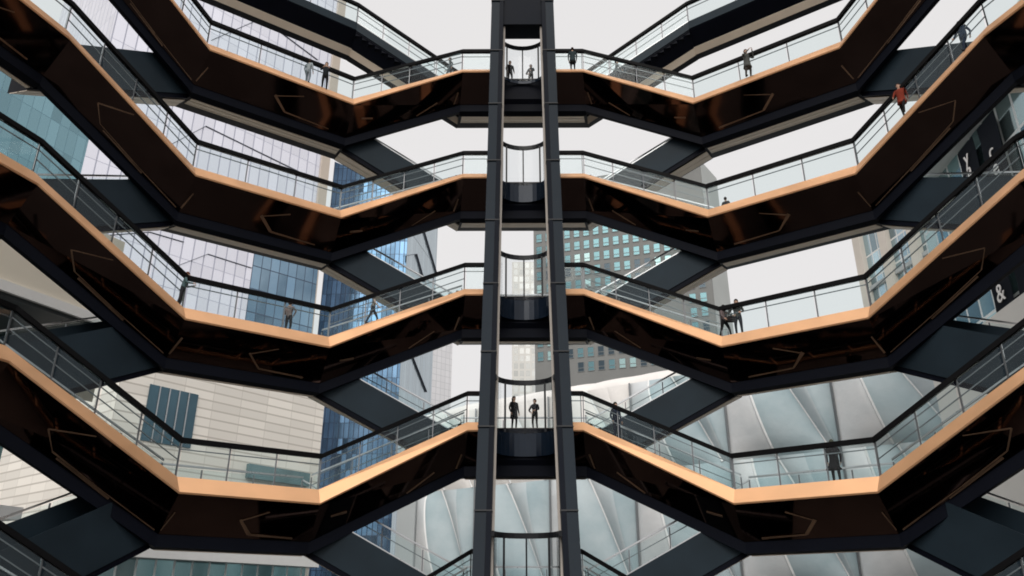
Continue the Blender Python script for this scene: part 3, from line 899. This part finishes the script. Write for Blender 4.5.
def body_mesh(pose):
    P = POSES[pose]; L_ = P['lean']
    V, E, Rr, seg_mat = [], [], [], []
    def v(p, r, r2=None): V.append(Vector(p)); Rr.append((r, r2 or r)); return len(V) - 1
    pel = v((0, 0, .95), .165, .12)
    wa = v((0, L_ * .3, 1.12), .145, .105); ch = v((0, L_ * .8, 1.32), .175, .12); nb = v((0, L_, 1.46), .07, .065)
    nk = v((0, L_ * 1.1 - .01, 1.53), .055); hb = v((0, L_ * 1.15 - .03, 1.61), .082, .095); ht = v((0, L_ * 1.15 - .02, 1.71), .075, .088)
    bones = []
    def e(a, b, m): E.append((a, b)); bones.append((V[a], V[b], m))
    e(pel, wa, 1); e(wa, ch, 1); e(ch, nb, 1); e(nb, nk, 0); e(nk, hb, 0); e(hb, ht, 0)
    hands = []
    for k, sx in enumerate((-1, 1)):
        sh = v((sx * .19, L_ * .9, 1.40), .07); el = v(P['el'][k], .05); ha = v(P['ha'][k], .032)
        d = (V[ha] - V[el]).normalized(); hd = v(V[ha] + d * .07, .036, .024)
        e(ch, sh, 1); e(sh, el, 1); e(el, ha, 1); e(ha, hd, 0)
        hands.append((V[hd].copy(), d, sx))
    for k, sx in enumerate((-1, 1)):
        fx, fy = P['ft'][k]
        hp = v((sx * .10, 0, .88), .098); kn = v((fx * 1.0, fy * .55 - .04, .50), .065); an = v((fx, fy + .02, .10), .045)
        tk = .05 if fy <= .2 else .09
        he = v((fx, fy + .03, .055), .045, .042); to = v((fx + sx * .02, fy - .15, tk if fy > .2 else .04), .042, .032)
        e(pel, hp, 2); e(hp, kn, 2); e(kn, an, 2); e(an, he, 3); e(he, to, 3)
    me = bpy.data.meshes.new('b'); me.from_pydata([tuple(p) for p in V], E, [])
    o = bpy.data.objects.new('b', me); C.objects.link(o)
    sk = o.modifiers.new('s', 'SKIN'); sk.use_smooth_shade = True
    for i, d in enumerate(me.skin_vertices[0].data): d.radius = Rr[i]; d.use_root = (i == pel)
    o.modifiers.new('u', 'SUBSURF').levels = 1
    dg = bpy.context.evaluated_depsgraph_get(); dg.update()
    m2 = bpy.data.meshes.new_from_object(o.evaluated_get(dg))
    bpy.data.objects.remove(o)
    bm = bmesh.new(); bm.from_mesh(m2); bpy.data.meshes.remove(m2)
    for f in bm.faces:
        c = f.calc_center_median(); best = (9, 0)
        for a, b, m in bones:
            ab = b - a; t = max(0, min(1, (c - a).dot(ab) / ab.length_squared)); dd = (c - a - ab * t).length
            if dd < best[0]: best = (dd, m)
        f.material_index = best[1]; f.smooth = True
    for p, d, sx in hands:                       # fingers and thumb
        side = Vector((sx, 0, 0)) - d * d.x * sx
        side = side.normalized() if side.length > .2 else d.cross(Vector((0, 0, 1))).normalized()
        nn = d.cross(side).normalized()
        for q in range(4):
            b0 = p + d * .02 + nn * (q - 1.5) * .018
            ln = (.06, .07, .066, .052)[q]; tip = b0 + d * ln * .7 - side * ln * .45; md = b0 + d * ln * .5 - side * .006
            bar(bm, b0, md, .015, .015, 0); bar(bm, md, tip, .012, .012, 0)
        b0 = p - nn * .03 - d * .03; bar(bm, b0, b0 - nn * .03 + d * .035, .017, .017, 0)
    # nose and ears
    hy = L_ * 1.15
    bar(bm, (0, hy - .115, 1.665), (0, hy - .135, 1.63), .02, .022, 0)
    for sx in (-1, 1): bar(bm, (sx * .082, hy - .01, 1.67), (sx * .086, hy - .005, 1.62), .02, .03, 0)
    bmesh.ops.recalc_face_normals(bm, faces=bm.faces[:])
    out = bpy.data.meshes.new('person_body'); bm.to_mesh(out); bm.free(); return out, L_
BODY = {k: body_mesh(k) for k in POSES}
def dome(bm, c, rx, ry, rz, v0, v1, n=12, m=6, flare=0):
    rings = []
    for j in range(m + 1):
        a = v0 + (v1 - v0) * j / m
        rings.append([Vector((c[0] + rx * cos(a) * cos(2 * pi * i / n), c[1] + ry * cos(a) * sin(2 * pi * i / n), c[2] + rz * sin(a))) for i in range(n)])
    loft(bm, rings)
def person(pos, yaw, pose, height, label, jacket, trousers, hair, coat=None, long_hair=False, shoes=(.02, .02, .02), hat=None):
    me, L_ = BODY[pose]
    k = height * .95 / 1.75
    r = root('person', pos, label, 'person', 'visitors on the stairs and landings')
    r.rotation_euler = (0, 0, yaw); r.scale = (k, k, k)
    m = me.copy()
    for mm in (SKIN, cloth(jacket), cloth(trousers), cloth(shoes)): m.materials.append(mm)
    o = bpy.data.objects.new('body', m); C.objects.link(o); o.parent = r
    bm = bmesh.new(); hy = L_ * 1.15
    dome(bm, (0, hy + .005, 1.665), .098, .112, .125, .12, pi / 2 - .02)
    dome(bm, (0, hy + .03, 1.66), .093, .09, .12, -.75 if not long_hair else -1.1, .2)
    if long_hair: loft(bm, [[Vector((x, hy + y, z)) for x, y in ((-.09, .02), (.09, .02), (.08, .10), (-.08, .10))] for z in (1.68, 1.38)])
    bmesh.ops.recalc_face_normals(bm, faces=bm.faces[:])
    h = bpy.data.meshes.new('hair'); bm.to_mesh(h); bm.free(); h.materials.append(cloth(hat or hair))
    for p in h.polygons: p.use_smooth = True
    ho = bpy.data.objects.new('hair' if not hat else 'hat', h); C.objects.link(ho); ho.parent = r
    if coat:
        bm = bmesh.new()
        rings = []
        for z, rx, ry in ((1.42, .17, .12), (1.30, .195, .145), (1.10, .165, .14), (.92, .185, .155), (.75, .20, .17), (coat[1], .21 + coat[2], .22 + coat[2] * .6)):
            rings.append([Vector((rx * cos(2 * pi * i / 14) + (coat[2] * .5 if z < .8 else 0), L_ * max(0, (z - .95)) * 1.6 + ry * sin(2 * pi * i / 14), z)) for i in range(14)])
        loft(bm, rings)
        bmesh.ops.recalc_face_normals(bm, faces=bm.faces[:])
        h = bpy.data.meshes.new('coat'); bm.to_mesh(h); bm.free(); h.materials.append(cloth(coat[0]))
        for p in h.polygons: p.use_smooth = True
        co = bpy.data.objects.new('coat', h); C.objects.link(co); co.parent = r
    return r
def lseg(idx, n): return Seg(end(idx, n, -1), end(idx, n, 1), *((DROP, DROP) if idx == 0 else (0, 0)))
def fseg(n, side, ei=0): return Seg(end(ei, n, side), end(ei + side, n - 1, -side), DROP if ei == 0 else 0, 0)
def spot(seg, rho, px, h=FL + .02):
    lo, hi = -.02, 1.02
    flo = proj(seg.P(lo, rho, h))[0]; fhi = proj(seg.P(hi, rho, h))[0]
    for _ in range(40):
        mid = (lo + hi) / 2; x = proj(seg.P(mid, rho, h))[0]
        if (x < px) == (flo < fhi): lo = mid
        else: hi = mid
    return seg.P((lo + hi) / 2, rho, h)
TOWARD = 0.0    # figures face -Y (towards the camera) at yaw 0
BLK, GRY, NAVY = (.012, .012, .014), (.10, .105, .11), (.02, .03, .06)
PEOPLE = [
 (lseg(-1, 5), .35, 307, pi * .9, 'stand', 1.62, 'person in pale grey clothes on the top left landing, left of a dark dressed one', (.30, .34, .36), (.20, .24, .27), (.06, .04, .03), None, False),
 (lseg(-1, 5), .30, 324, .3, 'lean', 1.72, 'person in dark clothes leaning at the rail of the top left landing', (.02, .025, .03), BLK, (.02, .015, .01), None, False),
 (lseg(0, 6), 1.3, 510, .4, 'stand', 1.70, 'person in black seen through the topmost lift gate, at its left side', BLK, BLK, (.02, .015, .01), None, False),
 (lseg(0, 6), 1.5, 531, -.5, 'hip', 1.62, 'person in grey seen through the topmost lift gate, at its right side', (.06, .065, .07), BLK, (.03, .02, .015), None, False),
 (lseg(0, 6), .30, 573, pi, 'stand', 1.68, 'person in a dark jacket at the rail just right of the lift, top row', (.03, .045, .05), BLK, (.02, .015, .01), ((.03, .045, .05), .62, .02), False),
 (fseg(6, 1), .7, 617, pi / 2, 'walk', 1.66, 'person in slate grey on the top stair right of the lift', (.16, .20, .22), (.08, .10, .12), (.05, .04, .03), None, False),
 (fseg(6, -1), .8, 450, -pi / 2, 'walk', 1.66, 'person in pale grey on the top stair left of the lift', (.30, .33, .34), (.16, .18, .20), (.05, .04, .03), None, False),
 (lseg(1, 5), .25, 749, .35, 'photo', 1.84, 'person in a grey winter coat taking a picture on the top right landing', (.09, .095, .09), (.05, .045, .04), (.10, .06, .05), ((.085, .09, .085), .62, .01), False),
 (Seg(end(2, 4, -1), end(1, 3, 1)), .5, 968, -pi * .4, 'walk', 1.78, 'person in navy blue high on the upper right stair', (.03, .05, .09), (.02, .03, .05), (.02, .015, .01), None, False),
 (Seg(end(2, 4, -1), end(1, 3, 1)), .3, 905, -.8, 'walk', 1.74, 'person in a rust red jacket on the upper right stair', (.20, .035, .02), BLK, (.04, .02, .015), ((.20, .035, .02), .70, 0), False),
 (lseg(1, 3), 1.7, 728, 2.6, 'stand', 1.50, 'small person in dark clothes on the second right landing', (.03, .03, .035), BLK, (.02, .015, .01), None, False),
 (Seg(end(-2, 2, 1), end(-1, 1, -1)), .45, 179, pi * .6, 'lean', 1.72, 'person in a teal grey jacket on the stair above the middle left landing', (.10, .16, .17), (.03, .03, .035), (.14, .05, .03), None, False),
 (lseg(-1, 1), .7, 287, 2.9, 'hip', 1.66, 'person in a pale pink top and dark trousers on the middle left landing', (.42, .32, .30), (.03, .03, .035), (.03, .02, .015), None, False),
 (fseg(2, -1), .55, 372, pi * .5, 'walk', 1.68, 'person in a cream top on the middle stair left of the lift', (.45, .40, .36), (.05, .05, .06), (.05, .03, .02), None, True),
 (lseg(1, 1), .45, 726, .5, 'walk', 1.70, 'person in patterned grey top and black trousers, left of the couple on middle right landing', (.14, .11, .11), BLK, (.015, .012, .01), None, True),
 (lseg(1, 1), .55, 740, -.4, 'hip', 1.90, 'tall person in an olive grey jacket, right of a couple on the middle right landing', (.10, .10, .085), (.018, .02, .028), (.015, .012, .01), None, False),
 (fseg(0, 1), .7, 617, .5, 'stand', 1.82, 'person in navy on the lower stair right of the lift', NAVY, (.015, .02, .04), (.03, .03, .02), None, False),
 (lseg(0, 0), 1.25, 514, .6, 'stand', 1.66, 'person with long hair and black coat behind the lower lift gate, left of two', BLK, BLK, (.015, .012, .01), (BLK, .60, 0), True),
 (lseg(0, 0), 1.35, 535, -.5, 'hip', 1.56, 'person in black trousers behind the lower lift gate, right of two', (.02, .02, .024), BLK, (.02, .015, .012), None, False),
 (lseg(1, -1), .9, 838, 2.8, 'walk', 1.84, 'person in a flaring black coat walking on the lower right landing', (.016, .015, .017), BLK, (.08, .09, .07), ((.014, .013, .015), .60, .10), False),
]
for seg, rho, px, yaw, pose, ht, lab, jk, trs, hr, ct, lh in PEOPLE:
    person(spot(seg, rho, px), yaw, pose, ht, lab, jk, trs, hr, ct, lh)

# shoulder bag carried by the couple
bp_ = spot(lseg(1, 1), .42, 733)
bm = bmesh.new()
loft(bm, [[bp_ + Vector((x, y, z)) for x, y in ((-w_, -d_), (w_, -d_), (w_, d_), (-w_, d_))] for z, w_, d_ in ((.72, .15, .05), (.76, .19, .08), (.95, .18, .08), (1.02, .13, .05))])
bag = link_bm('shoulder_bag', bm, cloth((.02, .018, .018)))
tag(bag, 'dark shoulder bag between the couple on the middle right landing', 'bag')
bm = bmesh.new(); bar(bm, bp_ + Vector((-.12, 0, 1.0)), bp_ + Vector((-.04, .05, 1.38)), .03, .015); bar(bm, bp_ + Vector((.12, 0, 1.0)), bp_ + Vector((-.02, .05, 1.38)), .03, .015)
link_bm('strap', bm, cloth((.03, .028, .028)), bag)

scn = bpy.context.scene
scn.view_settings.view_transform = 'Standard'; scn.view_settings.look = 'None'
scn.view_settings.exposure = 0.0; scn.view_settings.gamma = 1.0
scn.render.engine = 'CYCLES'
scn.cycles.pixel_filter_type = 'BLACKMAN_HARRIS'; scn.cycles.filter_width = 1.8
scn.cycles.transparent_max_bounces = 48
scn.cycles.max_bounces = 8; scn.cycles.glossy_bounces = 5; scn.cycles.diffuse_bounces = 3
scn.cycles.use_denoising = True
